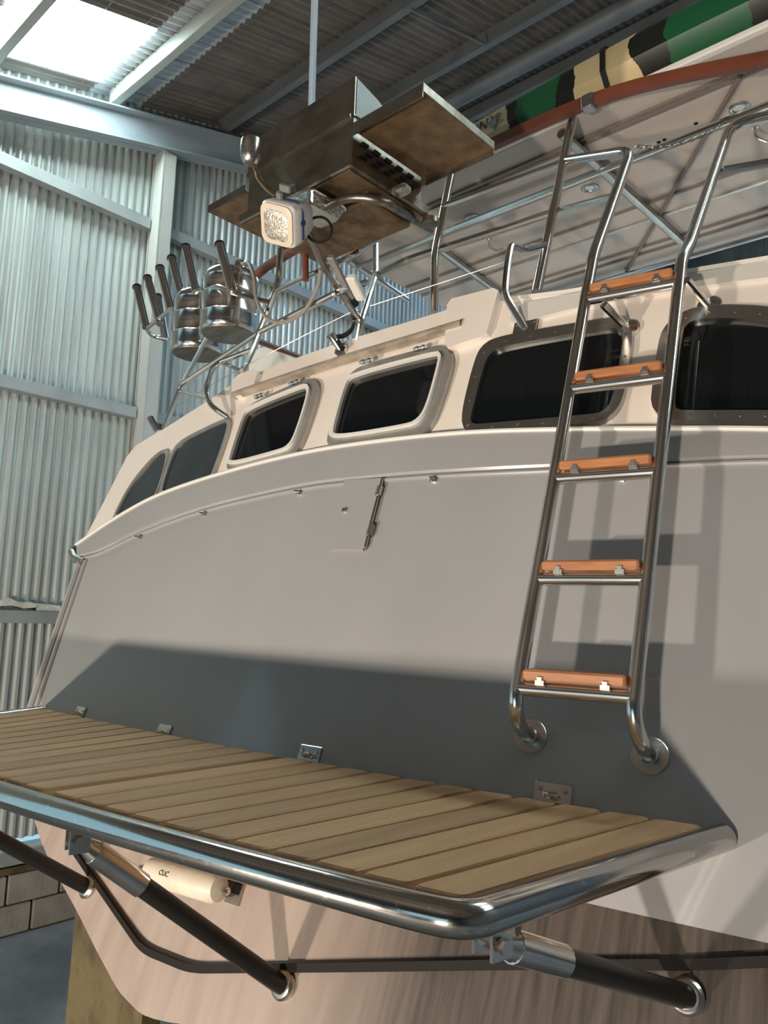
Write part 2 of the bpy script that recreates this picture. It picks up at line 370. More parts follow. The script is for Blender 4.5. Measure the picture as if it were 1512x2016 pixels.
b = MB(); b.tube([Rf(810, 20, 3.52), Rf(955, 88, 3.52)], .012, 6); b.build('bridging_rod', 'purlin', roof)

# ================================================================== BOAT
BX0, BY0, BZ0 = -1.9, 2.2, -1.12
boat = thing('motor_boat', 'grey hulled motor boat with cream cabin propped up inside the shed', 'boat', (BX0, BY0, BZ0))
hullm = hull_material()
NX = 60
bot = [(-3.42, -.55), (-3.30, -.655), (-3.0, -.805), (-2.81, -.886), (-2.53, -.98), (-2.31, -1.063), (-2.136, -1.118), (-1.94, -1.115), (-1.364, -.985), (-.9, -.93), (-.4, -.86), (-.15, -.72), (-.02, -.45)]
botc = curve([np.array([x, 0, z]) for x, z in bot], 60)
sheer_px = [(150, 1098), (200, 1086), (275, 1050), (404, 1003), (590, 960), (720, 944), (855, 933), (1100, 921), (1300, 912), (1512, 903)]
band_px = [(150, 1078), (220, 1030), (310, 980), (440, 935), (600, 895), (750, 872), (915, 856), (1100, 850), (1300, 849), (1512, 850)]
def surf_curve(px, n=60, ext=((-.3, None), (-.02, None))):
    P = [H(*p) for p in px]; d = P[-1]-P[-2]; d /= d[0]
    for x in (-.35, -.05): q = P[-1]+d*(x-P[-1][0]) ; P.append(surf(x, q[2]-.06*(x+.6)**1))
    return curve(P, n)
sheer = surf_curve(sheer_px); band = surf_curve(band_px)
def xz(c): return [(p[0], p[2]) for p in c]
SH, BD = xz(sheer), xz(band)
rows_ = []
top = [np.array([x, 0, 0]) for x in np.linspace(-3.66, -.05, NX)]
tz = [interp(SH, p[0]) for p in top]
bl = [botc[int(round(i*(len(botc)-1)/(NX-1)))] for i in range(NX)]
for j in range(31):
    v = j/30.; row = []
    for i in range(NX):
        x = bl[i][0]*(1-v)+top[i][0]*v; z = bl[i][2]*(1-v)+tz[i]*v; row.append(surf(x, z))
    rows_.append(row)
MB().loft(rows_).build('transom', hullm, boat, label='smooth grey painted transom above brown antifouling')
# hull sides and bottom, running forward from the transom edge
edge = [r[0] for r in rows_[::-1]]+[p for p in rows_[0]]+[r[-1] for r in rows_]
c0 = np.array([-1.9, 0, 0])
rows2 = []
for t, wd, dz in ((0, 1, 0), (1.5, 1.03, -.02), (4.5, 1.05, 0), (6.5, .9, .1)):
    rows2.append([np.array([-1.9+(p[0]+1.9)*wd, p[1]+t, p[2]+dz]) for p in edge])
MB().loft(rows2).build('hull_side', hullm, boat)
MB().loft([[p-np.array([0, 0, .02]) for p in band], [np.array([-1.9+(p[0]+1.9)*1.04, p[1]+5, p[2]+.02]) for p in band]]).build('deck', 'coaming', boat)
# corner mouldings on the port quarter
for k, (dx, rr) in enumerate(((.0, .016), (.055, .011))):
    MB().tube([r[0]+np.array([dx, 0, 0])+nrm(r[0][0])*.004 for r in rows_[2:-1]], rr, 8).build('corner_moulding', 'hull_grey_part', boat)
# gunwale band with rounded lower edge
n_ = len(sheer); lo, mid, hi, hb = [], [], [], []
bandx = [surf(x, interp(BD, x)) for x in np.linspace(-3.78, -.05, 70)]; sheerx = [surf(x, interp(SH, x)) for x in np.linspace(-3.70, -.05, 70)]
prof = [(0., 0.), (.0, .008), (.05, .014), (.14, .014), (.6, .013), (.97, .012), (1., .008), (1.0, -.02)]
MB().loft([[s_*(1-t)+b_*t+nrm(s_[0])*o_ for s_, b_ in zip(sheerx, bandx)] for t, o_ in prof]).build('gunwale', 'hull_grey_part', boat)
MB().tube([p+nrm(p[0])*.006-np.array([0, 0, .012]) for p in sheerx], .008, 8).build('rub_strip', 'hull_grey_part', boat)
MB().tube([p+nrm(p[0])*.014 for p in bandx], .008, 8).build('white_trim', 'white_trim', boat)
cc = H(150, 1090); b = MB(); b.tube([H(152, 1078, .0), H(146, 1088, .01), H(150, 1100, .005), H(165, 1108, 0.)], .022, 10); b.build('corner_cap', 'chrome', boat)

# cabin aft wall
ctop_px = [(205, 968), (255, 880), (330, 835), (400, 790), (465, 746), (600, 694), (700, 660), (800, 630), (890, 602), (1005, 585), (1110, 571), (1300, 538), (1512, 503)]
ctop = [H(*p) for p in ctop_px]; ctop += [surf(-.35, ctop[-1][2]-.02), surf(-.12, ctop[-1][2]-.08)]
CT = [(p[0], p[2]) for p in ctop]
CT[0] = (-3.80, .50)
CT = sorted(CT)
rowsc = []
NXC = 70
for j in range(13):
    v = j/12; row = []
    for i in range(NXC):
        u = i/(NXC-1); xb = -3.78+u*3.70; xt = -3.74+u*3.62; x = xb*(1-v)+xt*v
        zb = interp(BD, x); zt = max(zb+.02, interp(CT, x)); row.append(surf(x, zb+(zt-zb)*v)+nrm(x)*(-.012))
    rowsc.append(row)
MB().loft(rowsc).build('cabin_wall', 'hull_white', boat)
te = rowsc[-1]
MB().loft([te]+[[p+np.array([-(p[0]+1.9)*.02*t, t, dz]) for p in te] for t, dz in ((.04, .012), (.12, .02), (.6, .04), (3.0, .05), (4.5, -.1))]).build('cabin_roof', 'hull_white', boat)
le = [r[0] for r in rowsc]; MB().loft([le, [p+np.array([.1, 2.5, .0]) for p in le], [p+np.array([.3, 4.5, 0]) for p in le]]).build('cabin_side', 'hull_white', boat)
# lighter coaming lip along the flybridge edge and raised blocks
lip = [H(px, py, -.004) for px, py in ((1005, 583), (1110, 570), (1300, 537), (1512, 502))]; lip.append(lip[-1]+(lip[-1]-lip[-2])*.8)
MB().loft([[p+np.array([0, -.004, 0]) for p in lip], [p+np.array([0, -.004, -.014]) for p in lip], [p+np.array([0, .05, -.014]) for p in lip], [p+np.array([0, .05, .012]) for p in lip]], ).build('coaming_lip', 'white_trim', boat)
def prism_px(name, poly, m, o0, o1, parent=boat, smooth=True, **kw):
    base = [H(px, py) for px, py in poly]
    return MB().prism([p+nrm(p[0])*o0 for p in base], [p+nrm(p[0])*o1 for p in base]).build(name, m, parent, smooth=smooth, **kw)
prism_px('roof_block', [(884, 606), (893, 594), (975, 573), (985, 578), (962, 660), (952, 668), (885, 690), (880, 680)], 'hull_white', -.05, .018)
prism_px('roof_block', [(462, 752), (476, 740), (505, 730), (512, 735), (503, 766), (470, 786), (460, 780)], 'hull_white', -.05, .016)
prism_px('coaming_panel', smooth_poly([(1002, 632), (1012, 612), (1040, 592), (1512, 515), (1600, 510), (1600, 545), (1512, 545), (1200, 592), (1080, 620), (1020, 640)], 1), 'coaming', -.012, .004)
# brow moulding
bp = curve([H(px, py) for px, py in ((466, 781), (540, 756), (690, 708), (800, 676), (880, 652), (914, 642))], 30)
sec = [(-.004, -.014), (.028, -.014), (.034, -.004), (.032, .004), (.022, .016), (-.004, .018)]
MB().loft([[p+nrm(p[0])*o_+np.array([0, RK*z_*.9, z_]) for o_, z_ in sec] for p in bp], closed=True).build('brow_moulding', 'brow', boat, sharp=50)

# windows
def px2(pts, ox, oy, s): return [(ox+x/s, oy+y/s) for x, y in pts]
def scale_poly(P, k): c = np.mean(P, axis=0); return [c+(np.array(p)-c)*k for p in P]
def resample(P, n):
    P = [np.array(p, float) for p in P]; P2 = P+[P[0]]; L_ = [0]
    for i in range(len(P)): L_.append(L_[-1]+np.linalg.norm(P2[i+1]-P2[i]))
    xs = [p[0] for p in P2]; ys = [p[1] for p in P2]; s = np.linspace(0, L_[-1], n, endpoint=False)
    return [np.array([np.interp(t, L_, xs), np.interp(t, L_, ys)]) for t in s]
def match(P, Q, n=72):                                          # resample both loops by length, starting at the lower left
    out = []
    for S in (P, Q):
        R_ = resample(S, 720); k = min(range(720), key=lambda q: R_[q][0]-R_[q][1]); R_ = R_[k:]+R_[:k]; out.append(R_[::720//n])
    return out
def window(outer, inner, fm, gm, lab, fo=.014, screws=0, hinges=(), sm=2, second=None):
    outer = smooth_poly(outer, sm); inner = smooth_poly(inner, sm); o, i_ = match(outer, inner)
    def L_(P, f): q = [H(*p) for p in P]; return [p+nrm(p[0])*f for p in q]
    w_ = MB().ring(L_(o, -.02), L_(i_, -.02), L_(o, fo), L_(i_, fo*.85)).build('window', fm, boat, label=lab, sharp=50)
    pane = [L_(scale_poly(i_, k_), -.004) for k_ in (1., .75, .5, .25)]; mp_ = MB().loft(pane, closed=True); mp_.f.append(tuple(range(3*len(i_), 4*len(i_)))); mp_.build('pane', gm, w_)
    if second:
        o2, i2 = match(smooth_poly(second[0], sm), smooth_poly(second[1], sm)); MB().ring(L_(o2, 0), L_(i2, 0), L_(o2, .024), L_(i2, .022)).build('sash', 'white_trim', w_, sharp=50)
    if screws:
        mid = resample([(np.array(a)+np.array(c_))/2 for a, c_ in zip(o, i_)], screws); b = MB()
        for p in mid: q = H(*p); b.lathe(q+nrm(q[0])*(fo-.002), nrm(q[0]), [(0, .006), (.002, .005), (.003, .002)], 8)
        b.build('screws', 'chrome', w_, kind='stuff')
    for p, q in hinges:
        a, c_ = H(*p, .026), H(*q, .026); MB().tube([a, c_], .008, 8).tube([a*.8+c_*.2, a*.6+c_*.4], .011, 8).tube([a*.3+c_*.7, a*.1+c_*.9], .011, 8).build('hinge', 'chrome', w_)
    return w_
Z1 = (120, 600, 2.291)
w1 = px2([(228, 985), (250, 930), (310, 815), (390, 715), (440, 668), (475, 650), (486, 668), (478, 720), (445, 835), (408, 905)], *Z1)
window(w1, scale_poly(w1, .90), 'win_frame', 'glass_left', 'leftmost curved cabin window with dark blue glass', .006)
w2 = px2([(438, 880), (455, 800), (495, 680), (525, 628), (590, 585), (740, 515), (766, 512), (762, 560), (706, 725), (676, 798), (640, 815)], *Z1)
window(w2, scale_poly(w2, .91), 'win_frame', 'glass_left', 'dark blue cabin window second from the left', .006)
w3 = px2([(752, 768), (758, 700), (810, 540), (838, 478), (890, 438), (1095, 345), (1150, 342), (1168, 368), (1164, 420), (1104, 600), (1064, 684), (1025, 705)], *Z1)
w3i = px2([(775, 722), (778, 690), (836, 512), (858, 480), (1090, 386), (1118, 384), (1122, 420), (1062, 610), (1032, 648), (1000, 662)], *Z1)
window(w3, w3i, 'win_frame', 'glass', 'opening cabin window with pale frame and dark glass third from left', .012, hinges=(((510, 789), (526, 783)), ((578, 764), (597, 757))), sm=3, second=(scale_poly(w3i, 1.09), scale_poly(w3i, 1.01)))
Z2 = (600, 560, 2.16)
w4 = px2([(100, 695), (104, 640), (162, 440), (198, 388), (250, 348), (540, 272), (600, 270), (634, 305), (634, 360), (562, 575), (522, 634), (470, 658), (160, 708)], *Z2)
w4i = px2([(138, 655), (134, 622), (188, 430), (214, 400), (556, 311), (578, 316), (574, 350), (522, 542), (482, 592), (430, 607)], *Z2)
window(w4, w4i, 'win_frame', 'glass', 'opening cabin window with pale frame under the brow moulding', .012, hinges=(((716, 722), (740, 716)), ((822, 697), (846, 691))), sm=3, second=(scale_poly(w4i, 1.08), scale_poly(w4i, 1.01)))
w5 = px2([(672, 600), (678, 520), (732, 310), (768, 258), (830, 228), (1250, 158), (1335, 150), (1390, 175), (1400, 235), (1364, 480), (1324, 554), (1250, 600), (740, 634), (688, 628)], *Z2)
w5i = px2([(708, 585), (714, 555), (768, 340), (798, 294), (850, 268), (1270, 193), (1332, 192), (1354, 216), (1354, 270), (1312, 502), (1272, 548), (1230, 558), (740, 600), (715, 600)], *Z2)
window(w5, w5i, 'frame_steel', 'glass', 'dark cabin window with screwed stainless frame behind the ladder', .012, screws=18)
Z3 = (960, 500, 2.739)
w6 = px2([(884, 830), (886, 770), (924, 480), (955, 405), (1010, 352), (1075, 315), (1150, 295), (1290, 287), (1512, 297), (1760, 340), (1900, 430), (1960, 560), (1960, 800), (1900, 900), (1800, 915), (1000, 912), (935, 890)], *Z3)
w6i = px2([(1010, 800), (1016, 740), (1052, 440), (1074, 388), (1130, 362), (1290, 354), (1512, 372), (1720, 410), (1830, 480), (1880, 580), (1880, 760), (1840, 840), (1780, 852), (1080, 852), (1015, 852)], *Z3)
window(w6, w6i, 'frame_steel', 'glass', 'large dark cabin window with arched stainless frame right of the ladder', .012, screws=20)

# small hatch, drain fittings
P = [H(px, py) for px, py in ((682, 948), (757, 944), (722, 1084), (652, 1083))]
ht = MB().prism([p+nrm(p[0])*.0 for p in P], [p+nrm(p[0])*.012 for p in P]).build('hatch_door', 'hull_grey_part', boat, smooth=False, label='small pale locker door with chrome hinge tube')
T('hinge_tube', [H(757, 946, .014), H(748, 985, .016), H(736, 1030, .016), H(724, 1080, .014), H(718, 1084, .004)], .0055, 'chrome', ht, .02)
for a, c_ in (((753, 962), (748, 980)), ((737, 1038), (731, 1058))): MB().tube([H(*a, .014), H(*c_, .014)], .012, 8).build('hinge', 'chrome_dull', ht)
q = H(683, 1009); MB().lathe(q+nrm(q[0])*.012, nrm(q[0]), [(0, .009), (.008, .009), (.012, .006)], 12).build('knob', 'chrome', ht)
for px, py in ((277, 1058), (404, 1012), (590, 970), (855, 944), (1226, 941)):
    q = H(px, py); f = MB().lathe(q, nrm(q[0]), [(0, .016), (.005, .016), (.009, .011), (.010, .004)], 16); f.tube([q+nrm(q[0])*.008+np.array([-.012, 0, 0]), q+nrm(q[0])*.03+np.array([0, 0, -.008]), q+nrm(q[0])*.008+np.array([.012, 0, 0])], .004, 8); f.build('drain_fitting', 'chrome', boat)

# V-shaped dark strip low on the transom, small scars
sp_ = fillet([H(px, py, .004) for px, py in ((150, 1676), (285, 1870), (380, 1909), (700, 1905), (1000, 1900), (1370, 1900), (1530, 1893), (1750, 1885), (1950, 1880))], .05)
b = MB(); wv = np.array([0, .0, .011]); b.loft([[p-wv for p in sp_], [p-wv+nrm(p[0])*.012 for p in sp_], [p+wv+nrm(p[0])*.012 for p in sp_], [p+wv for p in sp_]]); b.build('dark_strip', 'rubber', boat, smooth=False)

# ------------------------------------------------------------------ ladder
lad = obj('ladder', [(0, 0, 0)]*3, [(0, 1, 2)], 'chrome', boat, label='stainless boarding ladder with varnished wooden treads')
bpy.data.objects.remove(lad)
U = np.array([math.cos(math.radians(11.3)), math.sin(math.radians(11.3)), 0]); LW = .28
def LL(z): return np.array([-1.05-.048*(z+.158), 1.652+.394*(z+.158), z])
ztop_ = 1.14
fL, fR = H(1045, 1450), H(1280, 1488)
l_top = [LL(ztop_), Xp(1172, 500, -1.115), Xp(1240, 300, -1.13)]
pL = [fL, fL+nrm(fL[0])*.075+np.array([0, 0, .0]), LL(-.20), LL(.5), LL(1.10), Xp(1168, 505, -1.11), Xp(1243, 296, -1.11)]
pR = [fR, fR+nrm(fR[0])*.075, LL(-.20)+U*LW, LL(.5)+U*LW, LL(1.10)+U*LW, Xp(1354, 490, -.835), Xp(1440, 243, -.835)]
postX = -1.5
b = MB(); b.tube(fillet(pL[:2]+[pL[2]]+pL[3:]+[Xp(1112, 316, postX)], .07, 7), .0185, 12)
lad = b.build('ladder', 'chrome', boat, label='stainless boarding ladder with varnished wooden treads')
e1 = Xp(1440, 243, -.835); e2 = e1+np.array([.30, .10, -.0]); e3 = e2+np.array([.3, .1, -.5])
T('rail', pR+[e2, e3], .0185, 'chrome', lad, .08, 12)
for f in (fL, fR):
    MB().lathe(f, nrm(f[0]), [(0, .044), (.004, .044), (.006, .042), (.0065, .0225), (.014, .022), (.02, .0185)], 24).build('foot_plate', 'chrome_dull', lad, sharp=18)
rz = [-.158, .116, .402, .690, 1.015]
up_l = unit((-.048, .394, 1)); inw = unit(np.cross(U, up_l))     # inw points forward (into the boat) / check sign
if inw[1] < 0: inw = -inw
for k, z in enumerate(rz):
    a, c_ = LL(z), LL(z)+U*LW
    MB().tube([a, c_], .0175, 12).build('rung', 'chrome', lad)
    m_ = (a+c_)/2; ax = np.array([U, [-U[1], U[0], 0], [0, 0, 1.]])
    tr = MB().box(m_+np.array([0, 0, .035])+ax[1]*.022, (LW-.034, .075, .026), ax, bev=.005).build('tread', 'tread_wood', lad, smooth=False, label='varnished orange-brown wooden tread')
    for s_ in (-1, 1):
        MB().box(m_+U*s_*.078+np.array([0, 0, .018])-ax[1]*.014, (.022, .012, .012), ax).box(m_+U*s_*.078+np.array([0, 0, .024])-ax[1]*.018, (.012, .006, .016), ax).build('clip', 'frame_steel', tr, smooth=False)
# standoffs from ladder to cabin
for z, s_ in ((.985, 0), (1.02, 1)):
    a = LL(z)+U*LW*s_+U*(.02 if s_ else .06); q = surf(a[0]+.02, z-.045); st = MB().tube([a, q], .013, 10).build('standoff', 'chrome', lad)
    MB().lathe(q-nrm(q[0])*.012, nrm(q[0]), [(0, .034), (.018, .034), (.022, .02)], 20).build('flange', 'chrome', st)
# ladder handrail mid bars on the port side, chain across the gap
T('handrail', [Xp(1094, 415, postX), Xp(1218, 382, -1.125)], .011, 'chrome', lad, .03)
T('handrail', [Xp(1416, 338, -.84), Xp(1416, 338, -.84)+np.array([.4, .14, 0])], .016, 'chrome', lad)

# ------------------------------------------------------------------ swim platform
PZ = -HP
def ye(x): return GA*x*x+.254*x+1.178
XR, XL, XS = -.62, -3.33, -1.825
ctr = lambda x, d: np.array([x, ye(x)-d, PZ-.02])
path = [np.array([-.612, g(-.612)-.012, PZ-.02]), np.array([-.712, ye(-.712)-.028, PZ-.02]), *[ctr(x, .036) for x in np.linspace(-.80, -2.90, 24)], np.array([-2.98, ye(-2.98)-.036, PZ-.02]), np.array([-3.31, g(-3.31)-.02, PZ-.02])]
pf = [path[0]]+fillet(path, .085, 8)[1:-1]+[path[-1]]
plat = MB().tube(pf, .0285, 18).build('swim_platform', 'frame_spotted', boat, label='teak slatted swim platform in a thick polished tube frame')
# cross tubes under the slats
for f_ in (.12, .62): MB().tube([np.array([x, ye(x)+.75*f_, PZ-.053]) for x in np.linspace(-2.95-f_*.3, -.70, 16)], .016, 8).build('cross_tube', 'chrome_dull', plat)
MB().box((XS-.0, (ye(XS)+g(XS))/2-.02, PZ-.028), (.036, .74, .016), np.array([[1, 0, 0], [0, 1, 0], [0, 0, 1.]])).build('centre_bar', 'chrome', plat, smooth=False)
def slat(xo0, xo1, xh0, xh1):
    gap = .0078; t = .036; bv = .0032; r_ = .014
    yo = lambda x: ye(x)+.010; yh = lambda x: g(x)-.022
    A = np.array([xo0+gap, yo(xo0)]); B = np.array([xo1-gap, yo(xo1)]); C = np.array([xh1-gap, yh(xh1)]); D = np.array([xh0+gap, yh(xh0)])
    loop = []
    P4 = [A, B, C, D]
    for i in range(4):
        p, c_, n2 = P4[i-1], P4[i], P4[(i+1) % 4]; d1 = (p-c_)/np.linalg.norm(p-c_); d2 = (n2-c_)/np.linalg.norm(n2-c_)
        for k in range(4): s_ = k/3; loop.append((1-s_)**2*(c_+d1*r_)+2*s_*(1-s_)*c_+s_*s_*(c_+d2*r_))
    cen = np.mean(loop, axis=0); rows = []
    for z, ins in ((PZ-t, 0), (PZ-bv, 0), (PZ-.0015, .6), (PZ, 1.)):
        row = []
        for p in loop:
            q = p.copy(); v = cen-p; q[0] += math.copysign(min(bv*ins, abs(v[0])), v[0]); q[1] += math.copysign(min(bv*ins, abs(v[1])), v[1]); row.append(np.array([q[0], q[1], z]))
        rows.append(row)
    n = len(loop); m_ = MB().loft(rows, closed=True); m_.f += [tuple(range(n-1, -1, -1)), tuple(range(3*n, 4*n))]
    return m_.build('slat', 'teak', plat, smooth=False)
nR, nL = 11, 13
xo_r = np.linspace(XS+.018, -.742, nR+1); xh_r = np.linspace(XS+.012, -.642, nR+1)
for i in range(nR): slat(xo_r[i], xo_r[i+1], xh_r[i], xh_r[i+1])
xo_l = np.linspace(XS-.018, -2.96, nL+1); xh_l = np.linspace(XS-.012, -3.27, nL+1)
for i in range(nL): slat(xo_l[i+1], xo_l[i], xh_l[i+1], xh_l[i])
# hinge plates on the transom
for px, py, wpx in ((160, 1400, .07), (325, 1437, .075), (612, 1480, .085), (1090, 1556, .095)):
    q = H(px, py); n = nrm(q[0]); ux = unit(np.cross([0, 0, 1.], -n)); uz = unit(np.cross(n, ux)); ux = -ux if ux[0] < 0 else ux; uz = -uz if uz[2] < 0 else uz
    ax = np.array([ux, uz, n]); c_ = q+n*.003-uz*.006
    hp_ = MB().box(c_, (wpx, .046, .006), ax, bev=.002).build('hinge_plate', 'chrome', plat, smooth=False)
    for s_ in (-1, 1): MB().lathe(c_+ux*s_*wpx*.33+uz*.006+n*.002, n, [(0, .007), (.003, .006), (.0035, .002)], 10).build('screw', 'frame_steel', hp_)
    MB().tube([c_+ux*.016-uz*.01, c_+ux*.012+n*.02-uz*.006, c_+n*.028-uz*.01, c_-ux*.012+n*.02-uz*.006, c_-ux*.016-uz*.01], .006, 8).build('eye', 'chrome', hp_)
# struts
def strut(base_px, topP, sleeve=.20):
    q = H(*base_px); n = nrm(q[0]); a = q+n*.012; d = unit(topP-a); L_ = np.linalg.norm(topP-a)
    s = MB().tube([a, a+d*(L_-sleeve*.6)], .0235, 14).build('strut', 'black_tube', plat, label='black strut with polished sleeve bracing the platform')
    MB().tube([a+d*(L_-sleeve), topP-d*.055], [.0275, .0275], 16).tube([topP-d*.056, topP-d*.02], [.026, .016], 14).build('sleeve', 'chrome', s)
    MB().lathe(q, n, [(0, .036), (.012, .036), (.018, .030), (.02, .026)], 20).build('base_ring', 'chrome_dull', s, sharp=18)
    sd = unit(np.cross(d, [0, 0, 1.]))
    c = MB()
    for k in (-1, 1): c.box(topP-d*.005+sd*k*.021+np.array([0, 0, .012]), (.006, .045, .07), np.array([sd, unit(np.cross([0, 0, 1.], sd)), [0, 0, 1.]]))
    c.tube([topP-sd*.034, topP+sd*.034], .008, 8).tube([topP-sd*.040, topP-sd*.028], .013, 6); c.build('clevis', 'chrome', s, smooth=False)
strut((560, 1940), Zp(150, 1652, -.515)); strut((1352, 1962), Zp(965, 1850, -.512), .19)
strut((176, 1747), np.array([-2.62, ye(-2.62)-.02, -.515]))

# white cylindrical float hung on a bracket under the platform
def Ho(px, py, o_):                                            # on a surface parallel to the transom, o_ aft of it
    d = ray(px, py); t = 2.
    for i in range(40):
        P = d*t; t -= (P[1]-g(P[0])-RK*(P[2]+HP)+o_)/(d[1]-dg(P[0])*d[0]-RK*d[2])
    return d*t
a_, b_ = Ho(293, 1712, .07), Ho(436, 1752, .07); d = unit(b_-a_)
fl_ = MB().lathe(a_, d, [(0, .012), (.004, .028), (.012, .036), (.05, .04), (np.linalg.norm(b_-a_)-.03, .041), (np.linalg.norm(b_-a_)-.008, .034), (np.linalg.norm(b_-a_), .016)], 24).build('anode', 'anode', boat, label='cream cylinder bolted under the swim platform')
MB().tube([a_-d*.035, a_+d*.01], .005, 8).lathe(a_-d*.04, d, [(0, .009), (.008, .009)], 6).build('bolt', 'chrome', fl_)
MB().tube([b_-d*.01, b_+d*.03], .006, 8).lathe(b_+d*.012, d, [(0, .012), (.012, .012)], 6).build('bolt', 'chrome', fl_)
q = H(466, 1752); n = nrm(q[0]); ux = unit(np.cross([0, 0, 1.], -n)); ux = ux if ux[0] > 0 else -ux; uz = unit(np.cross(n, ux)); uz = uz if uz[2] > 0 else -uz
MB().box(q+n*.004, (.055, .075, .008), np.array([ux, uz, n])).box(q+n*.045-ux*.022, (.006, .05, .085), np.array([ux, uz, n])).build('bracket', 'frame_steel', fl_, smooth=False)
MB().box(q+n*.009+ux*.006+uz*.006, (.030, .034, .002), np.array([ux, uz, n])).build('bracket_slot', 'black', fl_, smooth=False)

tcur = bpy.data.curves.new('stamp', 'FONT'); tcur.body = 'CUC'; tcur.size = .020; tcur.align_x = 'CENTER'; tcur.align_y = 'CENTER'; tcur.extrude = .0006
to = bpy.data.objects.new('stamp_tmp', tcur); COL.objects.link(to); bpy.context.view_layer.update()
me = bpy.data.meshes.new_from_object(to.evaluated_get(bpy.context.evaluated_depsgraph_get())); bpy.data.objects.remove(to)
tn = unit(-(a_+(b_-a_)*.38)); tn = unit(tn-d*np.dot(tn, d)); ty = np.cross(tn, d); tc_ = a_+(b_-a_)*.36+tn*.041
me.transform(Matrix([[d[0], ty[0], tn[0], 0], [d[1], ty[1], tn[1], 0], [d[2], ty[2], tn[2], 0], [0, 0, 0, 1]])); me.transform(Matrix.Translation(Vector(tc_-off(boat))))
so = bpy.data.objects.new('stamp', me); COL.objects.link(so); so.parent = fl_; me.materials.clear(); me.materials.append(MATS['ink'])

# ------------------------------------------------------------------ flybridge rails, hardtop
HT = 2.17
yE = 2.77
xHL = Zp(690, 512, HT)[0]
yF = Zp(1512, 462, HT-.02)[1]
hard = MB().box(((xHL+1.2)/2, (yE+yF)/2, HT+.015), (1.2-xHL, yF-yE, .03), bev=.006).build('hardtop', 'lining', boat, smooth=False, label='cream lined hardtop over the flybridge')
MB().box(((xHL+1.2)/2, yE-.006, HT+.016), (1.24-xHL, .03, .028), bev=.006).build('edge_trim', 'white_trim', hard, smooth=False)
for px, py, w_, m_ in ((1300, 208, .016, 'batten'), (1312, 214, .008, 'batten'), (1210, 422, .014, 'batten'), (1200, 458, .020, 'chrome_dull'), (1330, 466, .014, 'batten'), (1230, 510, .014, 'batten')):
    y = Zp(px, py, HT-.006)[1]
    if y < yF-.03: MB().box(((xHL+1.2)/2, y, HT-.006), (1.15-xHL, w_, .014)).build('ceiling_batten', m_, hard, smooth=False)
yt = Zp(1172, 340, HT-.05)[1]; MB().tube([(xHL+.05, yt, HT-.05), (1.1, yt, HT-.05)], .017, 10).build('frame_tube', 'chrome', hard)
MB().tube([(xHL+.02, yF-.05, HT-.04), (1.1, yF-.05, HT-.04)], .016, 10).build('frame_tube', 'chrome', hard)
for (p, q) in (((1105, 262), (1355, 488)), ((850, 480), (1000, 590)), ((686, 512), (800, 590))):
    A = Zp(*p, HT-.035); B_ = Zp(*q, HT-.035); MB().tube([A, B_], .022, 10).build('frame_tube', 'frame_steel', hard)
A, B_ = Zp(1456, 150, HT-.012), Zp(1233, 535, HT-.012); MB().tube([A, B_], .010, 8).build('brace_tube', 'batten', hard)
for px, py in ((1160, 369), (930, 428), (1455, 211), (1214, 346)):
    c_ = Zp(px, py, HT); MB().lathe(c_, (0, 0, -1), [(-.005, .042), (.006, .042), (.010, .034), (.008, .027), (.004, .024)], 24).build('downlight', 'chrome_dull', hard)
for px, py in ((963, 470), (1486, 250)):
    c_ = Zp(px, py, HT); MB().lathe(c_, (0, 0, -1), [(0, .014), (.006, .014)], 12).tube(fillet([c_, c_+np.array([0, 0, -.05]), c_+np.array([.05, .02, -.085]), c_+np.array([.075, .03, -.07])], .03), .006, 8).build('coat_hook', 'chrome_dull', hard)
for px, py in ((1370, 243), (1297, 280), (1308, 275)):
    c_ = Zp(px, py, HT); MB().lathe(c_, (0, 0, -1), [(0, .010), (.003, .008)], 10).build('bolt', 'rubber', hard)
# posts
p2b, p2t = Xp(1056, 575, postX), Xp(1129, 226, postX)
post2 = MB().tube([p2b, p2t], .020, 12).build('stanchion', 'chrome', boat); MB().box(p2t+np.array([.01, 0, .006]), (.10, .07, .008)).build('top_plate', 'chrome_dull', post2, smooth=False)
x1 = -2.05
p1 = [Xp(854, 614, x1), Xp(856, 500, x1), Xp(889, 340, x1)]
post1 = MB().tube(fillet(p1, .05), .019, 12).build('stanchion', 'chrome', boat)
T('guard_rail', [Xp(872, 405, x1), Xp(940, 380, -1.86), Xp(1112, 317, postX)], .013, 'chrome', boat)
T('guard_rail', [Yp(745, 540, 2.38), Xp(800, 512, -2.22), Xp(960, 461, -1.80), Xp(1092, 418, postX)], .017, 'chrome', boat, .1)
T('guard_rail', [Xp(1094, 416, postX), Xp(1200, 388, -1.25)], .012, 'chrome', boat)
# grab handle with its plate
q = H(1034, 648); n = nrm(q[0])
gh = T('grab_handle', [q, H(1007, 603, .06), H(1012, 545, .06), H(1017, 500, .05), H(1029, 492, .0), Xp(1078, 480, postX)], .0135, 'chrome', boat, .035)
ux = unit(np.cross([0, 0, 1.], -n)); ux = ux if ux[0] > 0 else -ux; uz = unit(np.cross(n, ux)); uz = uz if uz[2] > 0 else -uz
MB().box(q+n*.004, (.085, .062, .006), np.array([ux, uz, n])).build('base_plate', 'frame_steel', gh, smooth=False)
for i in (-1, 1):
    for j in (-1, 1): MB().lathe(q+n*.006+ux*i*.033+uz*j*.022, n, [(0, .006), (.003, .005)], 10).build('screw', 'chrome', gh)
